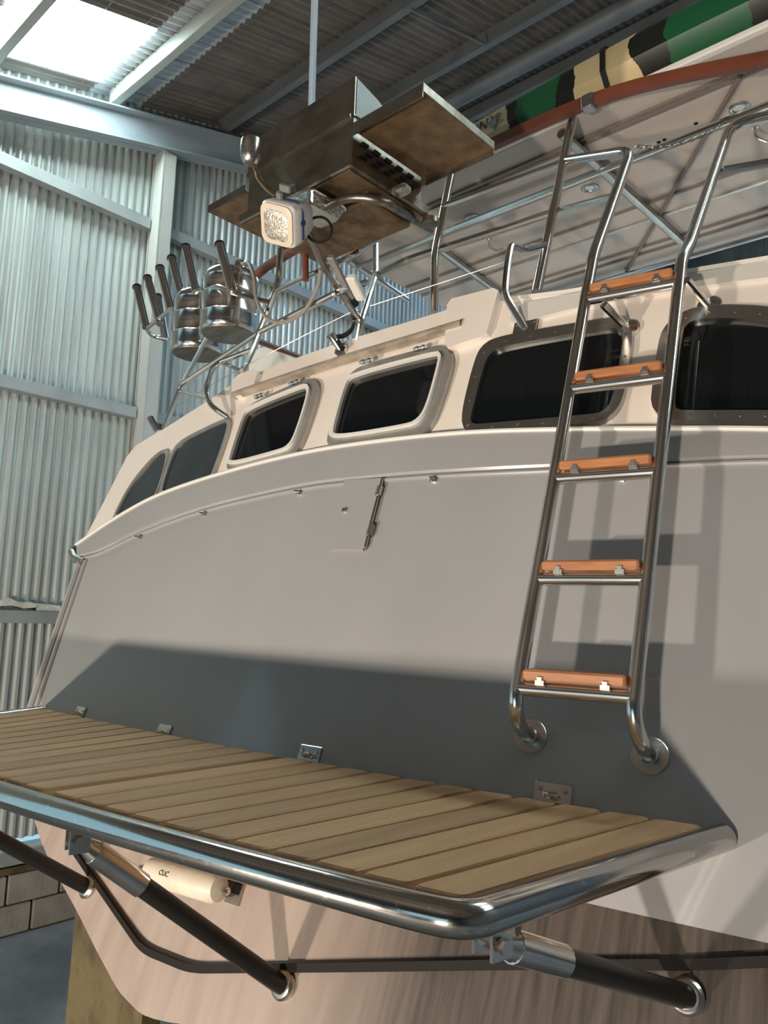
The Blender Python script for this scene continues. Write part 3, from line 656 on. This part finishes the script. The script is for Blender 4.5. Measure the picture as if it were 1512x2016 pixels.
# lower port rails around the cabin top
ra = dict(fil=.04)
T('port_rail', [Yp(322, 845, 2.12), Yp(357, 757, 2.15), Yp(513, 653, 2.15), Yp(662, 577, 2.10), Yp(720, 556, 2.3)], .0145, 'chrome', boat, .03)
T('port_rail', [Yp(358, 757, 2.15), Yp(425, 630, 2.15)], .012, 'chrome', boat)
T('port_rail', [Yp(475, 738, 2.16), Yp(497, 690, 2.15), Yp(548, 560, 2.15), Yp(552, 490, 2.14)], .015, 'chrome', boat, .05)
T('port_rail', [Yp(545, 572, 2.15), Yp(600, 546, 2.15), Yp(640, 530, 2.15), Yp(700, 500, 2.2), Yp(745, 470, 2.4)], .013, 'chrome', boat, .05)
T('port_rail', [Yp(352, 770, 2.15), Yp(410, 785, 2.0)], .010, 'chrome', boat)
T('port_rail', [Yp(440, 715, 2.12), Yp(475, 730, 2.1)], .010, 'chrome', boat)
T('port_grab_rail', [H(452, 824, .01), Yp(415, 800, 1.98), Yp(404, 765, 2.0), Yp(418, 725, 2.05), Yp(430, 714, 2.08), Yp(498, 688, 2.15)], .0125, 'chrome', boat, .05)
T('port_rail', [H(700, 668, -.02), Yp(712, 630, 2.28), Yp(740, 540, 2.38), Yp(740, 470, 2.42)], .014, 'chrome', boat, .03)
T('brace_tube', [Yp(612, 470, 1.95), Yp(640, 530, 2.05), Yp(708, 632, 2.28)], .0145, 'chrome_dull', boat, .06)
T('stub_post', [Yp(312, 852, 2.2), Yp(296, 824, 2.2)], .02, 'chrome', boat)
MB().tube([Yp(601, 495, 2.1), Yp(602, 552, 2.1)], .014, 10).build('rod_socket', 'brown_wood', boat)
# deck box & rails beyond the cabin roof
T('timber_rail', [Yp(500, 668, 3.0), Yp(595, 705, 3.6)], .02, 'brown_wood', boat)
bx = [Yp(px, py, 3.3) for px, py in ((490, 715), (500, 690), (520, 683), (560, 696), (590, 712), (600, 740), (490, 760))]
MB().prism(bx, [p+np.array([0, 1., 0]) for p in bx]).build('foredeck_hump', 'coaming', boat)
# curved timber spar along the hardtop edge
spz = 2.235
spt = [Yp(494, 553, 2.72), Yp(545, 512, 2.72), Yp(760, 392, 2.715), Yp(970, 284, 2.71), Yp(1170, 197, 2.70), Yp(1330, 152, 2.70), Yp(1512, 116, 2.70), Yp(1600, 98, 2.70), Yp(1800, 60, 2.72), Yp(2100, 12, 2.75)]
sp3 = curve(spt, 40)
MB().loft([[p+np.array([0, o_, z_]) for o_, z_ in ((-.016, -.024), (.016, -.024), (.018, .0), (.016, .024), (-.016, .024), (-.018, 0))] for p in sp3], closed=True).build('timber_spar', 'brown_wood', boat, sharp=60)
c_ = Yp(1160, 203, 2.70); MB().box(c_, (.055, .05, .065), bev=.006).build('spar_clamp', 'frame_steel', boat, smooth=False)

# ================================================================== LOOSE THINGS ON THE BOAT
# barbecue
BQX0, BQX1, BQY0, BQY1 = -2.50, -1.87, 1.80, 2.22
bq = thing('barbecue', 'dirty stainless marine barbecue with fold-out side shelves above the cabin', 'barbecue', ((BQX0+BQX1)/2, 2.0, 1.60))
xm, wq, ym, dq = (BQX0+BQX1)/2, BQX1-BQX0, (BQY0+BQY1)/2, BQY1-BQY0
MB().box((xm, ym, 1.735), (wq-.015, dq-.015, .19), bev=.006).build('body', 'bbq_steel', bq, smooth=False)
b = MB(); b.box((xm, ym, 1.632), (wq+.03, dq+.03, .045), bev=.006); b.build('rim_tray', 'bbq_steel', bq, smooth=False)
b = MB(); b.box((xm, ym, 1.607), (wq-.0, dq-.0, .008)); b.box((xm+.02, ym+.05, 1.585), (wq-.12, dq-.16, .05), bev=.008); b.build('drip_tray', 'bbq_under', bq, smooth=False)
# hood: open windshield with quarter-round cheeks
b = MB(); b.box((xm, BQY0+.012, 1.905), (wq, .010, .155)); b.box((xm, BQY0+.006, 1.826), (wq-.02, .022, .012)); b.build('hood_front', 'bbq_steel', bq, smooth=False)
for x in (BQX0+.004, BQX1-.004):
    pr = [(0, 1.832), (0, 1.982), (.03, 1.975), (.12, 1.955), (.20, 1.92), (.27, 1.87), (.30, 1.832)]
    MB().prism([(x-.004, BQY0+.012+y, z) for y, z in pr], [(x+.004, BQY0+.012+y, z) for y, z in pr]).build('hood_cheek', 'cheek', bq, smooth=False)
for sgn, xa, xb in ((1, BQX1+.005, -1.535), (-1, -2.765, BQX0-.005)):
    xc, ww = (xa+xb)/2, xb-xa; z = 1.775
    s_ = MB().box((xc, ym, z-.012), (ww, dq+.0, .004)).build('side_shelf', 'bbq_under', bq, smooth=False)
    l_ = MB(); l_.box((xc, BQY0-.0, z-.004 if sgn < 0 else z-.012), (ww, .004, .035 if sgn < 0 else .05)); l_.box((xc, BQY1, z-.012), (ww, .004, .05)); l_.box((xb if sgn > 0 else xa, ym, z+.0), (.004, dq, .03))
    l_.build('shelf_lip', 'bbq_steel', s_, smooth=False)
b = MB()
for r_ in range(3):
    for k in range(5): b.box((BQX1+.0, BQY0+.07+k*.065+(r_ % 2)*.03, 1.70+r_*.025-.01), (.012, .034, .005), np.array([[1, 0, .4], [0, 1, 0], [-.4, 0, 1.]]))
b.build('louvres', 'black', bq, smooth=False)
b = MB()
for k in range(12): b.lathe((BQX0+.12+k*.035, BQY1-.05, 1.604), (0, 0, -1), [(0, .007), (.001, .007)], 8)
b.build('vent_holes', 'black', bq, smooth=False)
T('support_tube', [Xp(848, 452, -2.02), Zp(760, 398, 1.50), Zp(700, 386, 1.52), Zp(655, 400, 1.54), Zp(600, 432, 1.53)], .016, 'bbq_steel', bq, .08, 12)
T('support_tube', [Zp(600, 432, 1.53), Yp(612, 470, 1.95)], .014, 'bbq_steel', bq)
MB().box(Zp(790, 375, 1.575), (.07, .05, .035), bev=.01).build('gas_valve', 'frame_steel', bq, smooth=False); MB().lathe(Zp(848, 432, 1.57), (0, 0, -1), [(0, .035), (.02, .035), (.026, .02)], 16).build('burner_knob', 'bbq_steel', bq)
MB().box((xm-.02, BQY1-.02, 1.60), (wq-.1, .05, .03), bev=.008).build('rear_channel', 'bbq_under', bq, smooth=False)
# perforated bar below the barbecue
pa, pb = Yp(650, 505, 2.02), Yp(693, 590, 2.22); d = unit(pb-pa); n = unit(np.cross(d, [1, 0, 0.]))
b = MB(); b.box((pa+pb)/2, (.03, np.linalg.norm(pb-pa), .022), np.array([unit(np.cross(d, n)), d, n]), bev=.003); rb = b.build('slotted_bar', 'win_frame', None, smooth=False, label='pale slotted metal bar clamped below the barbecue', cat='bar')
b = MB(); b.box((pa+pb)/2+np.array([.05, .04, -.04]), (.045, np.linalg.norm(pb-pa)*.55, .03), np.array([unit(np.cross(d, n)), d, n]), bev=.006); b.build('bar_box', 'plastic_white', rb, smooth=False)
b = MB(); b.lathe(pb, d, [(-.01, .02), (.03, .02), (.034, .014)], 12); b.build('rubber_end', 'black', rb)
# foil tray stuck under the barbecue
c_ = Zp(622, 405, 1.56); ft = thing('foil_tray', 'crumpled silver foil tray under the barbecue', 'tray', c_-np.array([0, 0, .05]))
def rrect(w_, h_, r_, n=5):
    out = []
    for i, (sx, sy) in enumerate(((1, 1), (-1, 1), (-1, -1), (1, -1))):
        for k in range(n): a = math.pi/2*(i+k/(n-1)); out.append(np.array([sx*(w_-r_)+r_*math.cos(a), sy*(h_-r_)+r_*math.sin(a), 0]))
    return out
R1, R2, R3 = rrect(.055, .075, .02), rrect(.075, .095, .025), rrect(.082, .102, .028); 
cor = [1+.02*((-1)**k) for k in range(20)]
b = MB(); b.loft([[c_+p*1.0*k_+np.array([0, 0, -.045]) for p, k_ in zip(R1, cor)], [c_+p*k_+np.array([0, 0, -.002]) for p, k_ in zip(R2, cor)], [c_+p for p in R3]], closed=True); b.f.append(tuple(range(19, -1, -1)))
b.build('tray_body', 'foil', ft, smooth=False)

# floodlight
FC = Yp(553, 440, 1.66); toC = unit(-FC); nL_ = unit(toC-.85*rt-.32*up); uu_ = up+.42*rt; upv = unit(uu_-nL_*np.dot(uu_, nL_)); rv = np.cross(upv, nL_)
fl = thing('floodlight', 'white square floodlight with blue stripe hanging below the barbecue', 'lamp', FC-np.array([0, 0, .1]))
def sq(w_, h_, r_, d_): return [FC+rv*p[0]+upv*p[1]+nL_*d_ for p in rrect(w_, h_, r_, 6)]
def capd(mb, n): mb.f += [tuple(range(n-1, -1, -1)), tuple(range(len(mb.v)-n, len(mb.v)))]; return mb
capd(MB().loft([sq(.035, .035, .02, -.125), sq(.055, .055, .03, -.12), sq(.066, .066, .032, -.08), sq(.076, .076, .03, -.03), sq(.077, .077, .03, .01), sq(.073, .073, .03, .018)], closed=True), 24).build('housing', 'plastic_white', fl)
capd(MB().loft([sq(.072, .072, .03, .016), sq(.071, .071, .03, .026), sq(.060, .060, .028, .029)], closed=True), 24).build('bezel', 'bezel', fl)
capd(MB().loft([sq(.056, .056, .026, .028), sq(.050, .050, .024, .031), sq(.02, .02, .012, .034)], closed=True), 24).build('lens', 'lens', fl)
st = [FC+rv*(.0785)+upv*t+nL_*(-.03+0*t) for t in np.linspace(-.05, .05, 9)]+[FC+upv*.0785+rv*t+nL_*(-.03) for t in np.linspace(.05, -.05, 9)]
MB().tube(st, .004, 6).build('stripe', 'blue_plastic', fl); MB().lathe(FC+rv*.076+upv*.01-nL_*.03, rv, [(0, .011), (.006, .011)], 12).build('stripe_dot', 'blue_plastic', fl)
MB().box(FC+upv*.085-nL_*.03-rv*.02, (.03, .03, .04), np.array([rv, nL_, upv]), bev=.006).box(FC+upv*.115-nL_*.045, (.05, .04, .03), np.array([rv, nL_, upv]), bev=.004).build('bracket', 'cheek', fl, smooth=False)
# chrome beaker on a bent tube
BC = Yp(494, 300, 1.70)
bk = thing('steel_beaker', 'polished steel beaker on a bent brass-coloured tube beside the barbecue', 'cup', BC-np.array([0, 0, .06]))
MB().lathe(BC-np.array([0, 0, .05]), (0, 0, 1), [(0, .022), (.006, .030), (.03, .040), (.06, .043), (.09, .042), (.10, .040), (.101, .036), (.06, .038)], 24).build('cup', 'chrome_dull', bk)
T('bent_tube', [Yp(503, 328, 1.70), Yp(510, 352, 1.68), Yp(530, 376, 1.68), Yp(556, 392, 1.68), Yp(575, 405, 1.7)], .011, mat('brass', (.62, .46, .30), .2, 1.), bk, .03)
T('bent_tube', [Yp(575, 405, 1.7), Yp(600, 432, 1.74)], .012, 'frame_steel', bk)

# kegs
def keg(px, py, y, r, hgt, lab, lid=True):
    c_ = Yp(px, py, y)
    k = thing('steel_keg', lab, 'keg', c_, group='steel kegs in the rail')
    pr = [(0, r*.93), (.006, r*.97), (.03, r), (hgt*.28, r), (hgt*.30, r*1.025), (hgt*.33, r), (hgt*.62, r), (hgt*.64, r*1.025), (hgt*.67, r), (hgt*.88, r), (hgt*.90, r*1.02), (hgt*.93, r*1.0), (hgt*.97, r*.975), (hgt*1.03, r*.90), (hgt*1.08, r*.70), (hgt*1.11, r*.4), (hgt*1.12, .02)]
    MB().lathe(c_, (0, 0, 1), pr, 36).build('drum', 'chrome', k)
    MB().lathe(c_-np.array([0, 0, .006]), (0, 0, 1), [(0, r*.90), (.01, r*.95)], 32).build('base', 'bbq_steel', k)
    if lid:
        MB().lathe(c_+np.array([-.03, -.03, hgt*1.03]), (0, 0, 1), [(0, .03), (.07, .03), (.08, .024)], 14).build('filler_neck', 'chrome_dull', k)
        MB().lathe(c_+np.array([.05, .02, hgt*1.03]), (0, 0, 1), [(0, .022), (.04, .022), (.05, .035), (.065, .035)], 12).build('valve', 'chrome_dull', k)
    return k
keg(449, 658, 2.18, .143, .30, 'larger upright polished steel keg nearer the barbecue')
keg(388, 697, 2.22, .14, .31, 'polished steel keg beside the rod holders', True)
T('gas_hose', [Yp(476, 520, 2.15), Yp(490, 516, 2.13), Yp(501, 545, 2.1), Yp(503, 590, 2.08), Yp(525, 630, 2.08), Yp(560, 638, 2.1), Yp(600, 615, 2.1), Yp(627, 565, 2.05), Yp(632, 530, 2.0)], .0085, 'hose', None, .06, 8, label='grey gas hose looping from the steel keg towards the barbecue', cat='hose')
# cable at the floodlight
lp = [Yp(600, 425, 1.72)+np.array([.06*math.sin(t), 0, 0]) for t in (0,)]
ring = [Yp(628+25*math.cos(t), 452+25*math.sin(t), 1.78) for t in np.linspace(-2.6, 3.2, 26)]
T('lamp_cable', [Yp(598, 415, 1.74)]+ring, .005, 'rubber', None, 0, 8, label='dark cable coiled in a loop beside the floodlight', cat='cable')
# rod holder rack
rk = thing('rod_holder_rack', 'rack of upright chrome rod holders welded to a ring rail', 'rod rack', Yp(330, 660, 2.2))
def c4(x, y): return (240+x/3.15, 450+y/3.15)
for (t_, b2, yy) in (((92, 362), (150, 612), 2.12), ((158, 305), (238, 590), 2.14), ((222, 420), (268, 684), 2.26), ((235, 243), (303, 505), 2.12), ((308, 182), (378, 458), 2.12), ((395, 112), (458, 395), 2.12), ((605, 97), (686, 392), 2.02)):
    A, B_ = Yp(*c4(*t_), yy), Yp(*c4(*b2), yy); d = unit(B_-A)
    h_ = MB().tube([A, B_], .0225, 16).build('rod_holder', 'chrome', rk); MB().lathe(A-d*.004, d, [(0, .019), (.001, .0255), (.014, .0255), (.016, .023)], 16).build('rubber_rim', 'black', h_)
T('ring_rail', [Yp(330, 668, 2.26), Yp(300, 662, 2.2), Yp(287, 648, 2.13), Yp(329, 615, 2.13), Yp(389, 572, 2.12), Yp(430, 563, 2.02), Yp(462, 577, 2.02), Yp(532, 596, 2.15)], .012, 'chrome', rk, .05)
# chrome rod socket with black hose on the cabin top
q = H(664, 690, .0); rs = thing('rod_socket_fitting', 'chrome rod socket with black hose on the cabin top edge', 'fitting', q)
MB().lathe(q+np.array([.02, 0, .0]), unit((-.35, -.5, .8)), [(0, .014), (.03, .015), (.06, .018), (.075, .024), (.076, .019)], 16).lathe(q+np.array([.02, 0, 0]), nrm(q[0]), [(-.01, .03), (.004, .03), (.008, .02)], 16).build('socket', 'chrome', rs)
T('black_hose', [H(680, 692, .02), H(668, 672, .03), Yp(676, 662, 2.18), Yp(690, 652, 2.22), Yp(695, 640, 2.24), Yp(692, 622, 2.26)], .011, 'black', rs, .03, 8)
# boarding chain across the ladder gap
ch = thing('boarding_chain', 'thin chain hooked across the top of the ladder', 'chain', (Xp(1250, 288, -1.1)+Xp(1432, 238, -.85))/2)
A, B_ = Xp(1250, 287, -1.10), Xp(1432, 238, -.84); NK = 22
for k in range(NK):
    t = (k+.5)/NK; p = A*(1-t)+B_*t-np.array([0, 0, .11*4*t*(1-t)*.35]); d = unit(B_-A); s1 = np.array([0, 0, 1.]) if k % 2 else unit(np.cross(d, [0, 0, 1.])); L_ = np.linalg.norm(B_-A)/NK*.66
    MB().tube([p+d*L_*math.cos(a)+s1*.006*math.sin(a) for a in np.linspace(0, 2*math.pi, 10, endpoint=False)], .0017, 5, closed=True).build('link', 'chrome_dull', ch)
# wire stay
T('wire_stay', [Yp(345, 800, 2.12), Yp(470, 727, 2.15), Yp(600, 660, 2.2), Yp(690, 615, 2.3), Yp(960, 527, 2.5), Yp(1076, 488, 2.62)], .0015, 'chrome_dull', boat, 0, 6)

# kayak on the hardtop
KY = 3.10; KZ = HT+.034+.155
def kx(px, py): return Yp(px, py, KY-.2)[0]
xk0, xk1 = -3.0, 1.3
ky = thing('kayak', 'camouflage painted kayak strapped on top of the hardtop', 'kayak', ((xk0+xk1)/2, KY, HT+.034))
rows = []
for t in np.linspace(0, 1, 49):
    x = xk0+(xk1-xk0)*t; s_ = max(.02, min(1, 4*t*(1-t)))**.55; zc = KZ+.10*(2*t-1)**4
    hw, hh = .31*s_, .15*(.45+.55*s_)
    pr = [(-1, .50), (-1, -.12), (-.84, -.50), (-.5, -.90), (0, -1), (.5, -.90), (.84, -.50), (1, -.12), (1, .50), (.95, .68), (.6, .82), (0, .92), (-.6, .82), (-.95, .68)]
    rows.append([np.array([x, KY+a*hw, zc+c_*hh]) for a, c_ in pr])
km = bpy.data.materials.new('camo'); km.use_nodes = True; MATS['camo'] = km
nt = km.node_tree; N = nt.nodes; L = nt.links; bs = N['Principled BSDF']; bs.inputs['Roughness'].default_value = .35
tc = N.new('ShaderNodeTexCoord'); sx = N.new('ShaderNodeSeparateXYZ'); nz = N.new('ShaderNodeTexNoise'); nz.inputs['Scale'].default_value = 7; nz.inputs['Detail'].default_value = 6
L.new(tc.outputs['Object'], sx.inputs[0]); L.new(tc.outputs['Object'], nz.inputs['Vector'])
m1 = N.new('ShaderNodeMath'); m1.operation = 'MULTIPLY_ADD'; L.new(nz.outputs[0], m1.inputs[0]); m1.inputs[1].default_value = .16; L.new(sx.outputs[0], m1.inputs[2])
mr = N.new('ShaderNodeMapRange'); kc = (xk0+xk1)/2; mr.inputs['From Min'].default_value = xk0-kc; mr.inputs['From Max'].default_value = xk1-kc; L.new(m1.outputs[0], mr.inputs[0])
rp = N.new('ShaderNodeValToRGB'); rp.color_ramp.interpolation = 'CONSTANT'; el = rp.color_ramp.elements
CR, GR, BK = (.66, .53, .30, 1), (.012, .10, .040, 1), (.012, .014, .012, 1)
el[0].position = 0; el[0].color = BK
def pos(px, py): return ((kx(px, py)+.08)-xk0)/(xk1-xk0)
for (px, py), c_ in (((700, 390), CR), ((770, 360), GR), ((905, 290), BK), ((925, 270), CR), ((1012, 235), BK), ((1035, 220), GR), ((1110, 185), BK), ((1150, 165), CR), ((1258, 125), BK), ((1330, 95), GR), ((1490, 35), BK), ((1600, 0), CR)):
    e = el.new(min(.99, max(.001, pos(px, py)))); e.color = c_
L.new(mr.outputs[0], rp.inputs[0]); L.new(rp.outputs[0], bs.inputs['Base Color'])
capd(MB().loft(rows, closed=True), 14).build('kayak_hull', 'camo', ky)
xs_ = kx(1210, 150)
MB().loft([[np.array([xs_+dx, KY+a*.318, KZ+c_*.154]) for a, c_ in pr] for dx in (-.012, .012)], closed=True).build('strap', 'black', ky, smooth=False)
# lettering and turtle emblem on the kayak side
def side(px, py, o=.318): P = Yp(px, py, KY-o); return P
khw = lambda x: .31*max(.02, min(1, 4*((x-xk0)/(xk1-xk0))*(1-(x-xk0)/(xk1-xk0))))**.55+.004
def kside(px, py):
    y = KY-.3
    for _ in range(8): y = KY-khw(Yp(px, py, y)[0])
    return Yp(px, py, y)
tl = kside(946, 250); tcur = bpy.data.curves.new('lettering', 'FONT'); tcur.body = 'IN'; tcur.size = .075; tcur.align_x = 'CENTER'; tcur.align_y = 'CENTER'; tcur.extrude = .002; tcur.shear = .25
to = bpy.data.objects.new('lettering_tmp', tcur); COL.objects.link(to); bpy.context.view_layer.update()
me = bpy.data.meshes.new_from_object(to.evaluated_get(bpy.context.evaluated_depsgraph_get())); bpy.data.objects.remove(to)
le_ = bpy.data.objects.new('lettering', me); COL.objects.link(le_); le_.parent = ky; le_.rotation_euler = (math.pi/2, 0, 0); le_.location = Vector(tl-off(ky)); me.materials.clear(); me.materials.append(MATS['ink'])
tq = kside(972, 240); b = MB()
def ell(c, a, r1, r2, rot): return [np.array([c[0]+math.cos(rot)*r1*math.cos(t)-math.sin(rot)*r2*math.sin(t), c[1], c[2]+math.sin(rot)*r1*math.cos(t)+math.cos(rot)*r2*math.sin(t)]) for t in np.linspace(0, 2*math.pi, 14, endpoint=False)]
for dx, dz, r1, r2, ro in ((0, 0, .030, .024, .8), (.024, .026, .012, .009, .8), (-.014, .034, .020, .007, 2.2), (.034, -.008, .020, .007, -.5), (-.034, .004, .014, .006, 2.8), (.006, -.034, .014, .006, -1.4)):
    e_ = ell(tq+np.array([dx, 0, dz]), 0, r1, r2, ro); b.prism(e_, [p+np.array([0, -.003, 0]) for p in e_])
b.build('turtle_emblem', mat('emblem', (.34, .34, .30), .5), ky, smooth=False)

# pole rising behind the barbecue
A, B_ = Yp(610, 330, 2.42), Yp(627, -260, 2.05)
MB().box((A+B_)/2, (.030, .030, np.linalg.norm(B_-A)), np.array([unit(np.cross([0, 1., 0], unit(B_-A))), unit(np.cross(unit(B_-A), unit(np.cross([0, 1., 0], unit(B_-A))))), unit(B_-A)]), bev=.006).build('pole', 'pole_paint', None, smooth=False, label='pale blue square pole standing up from behind the barbecue', cat='pole')

# ================================================================== THINGS IN THE SHED
def post(x0, x1, y, zt0, zt1, lab, dpt=.07):
    a = [(x0-.03, y, FLOOR), (x1-.03, y, FLOOR), (x1, y, zt1), (x0, y, zt0)]
    MB().prism(a, [(p[0], p[1]+dpt, p[2]) for p in a]).build('timber_prop', 'timber', None, smooth=False, label=lab, cat='timber', group='timber props under the hull')
post(-2.86, -2.36, 1.50, -1.02, -.985, 'broad stained timber board propping the left bilge of the boat')
post(-2.30, -2.16, 1.62, -1.09, -1.10, 'narrow timber board beside the broad stained prop')
MB().box((-1.9, 4.2, (FLOOR-1.15)/2), (.35, 1.2, -1.15-FLOOR), bev=.01).build('keel_block', 'timber', None, smooth=False, label='timber keel block beneath the middle of the hull', cat='timber')
# crumpled rag on the lower girt
c_ = Xp(55, 1203, WX+.075); random.seed(9); b = MB()
pts = [(0, 1192, .03), (18, 1190, .05), (40, 1196, .06), (62, 1194, .07), (70, 1206, .07), (88, 1208, .06), (118, 1209, .05)]
rowsr = []
for px, py, wd in pts:
    q = Xp(px, py, WX+.07); q[2] = max(q[2], -.018); rowsr.append([q+np.array([-.04, 0, -.008]), q+np.array([-.02, random.uniform(-.02, .02), .03+random.uniform(0, .025)]), q+np.array([.015, random.uniform(-.02, .02), .012+random.uniform(0, .03)]), q+np.array([.04, random.uniform(-.02, .02), -.006])])
b.loft(rowsr); b.build('rag', 'rag', None, smooth=False, label='crumpled pale rag lying on the lowest wall girt', cat='rag')

# lift the whole scene so that the floor lies at z = 0
for o in bpy.data.objects:
    if o.parent is None: o.location.z += CZ
camo.location.z = CZ
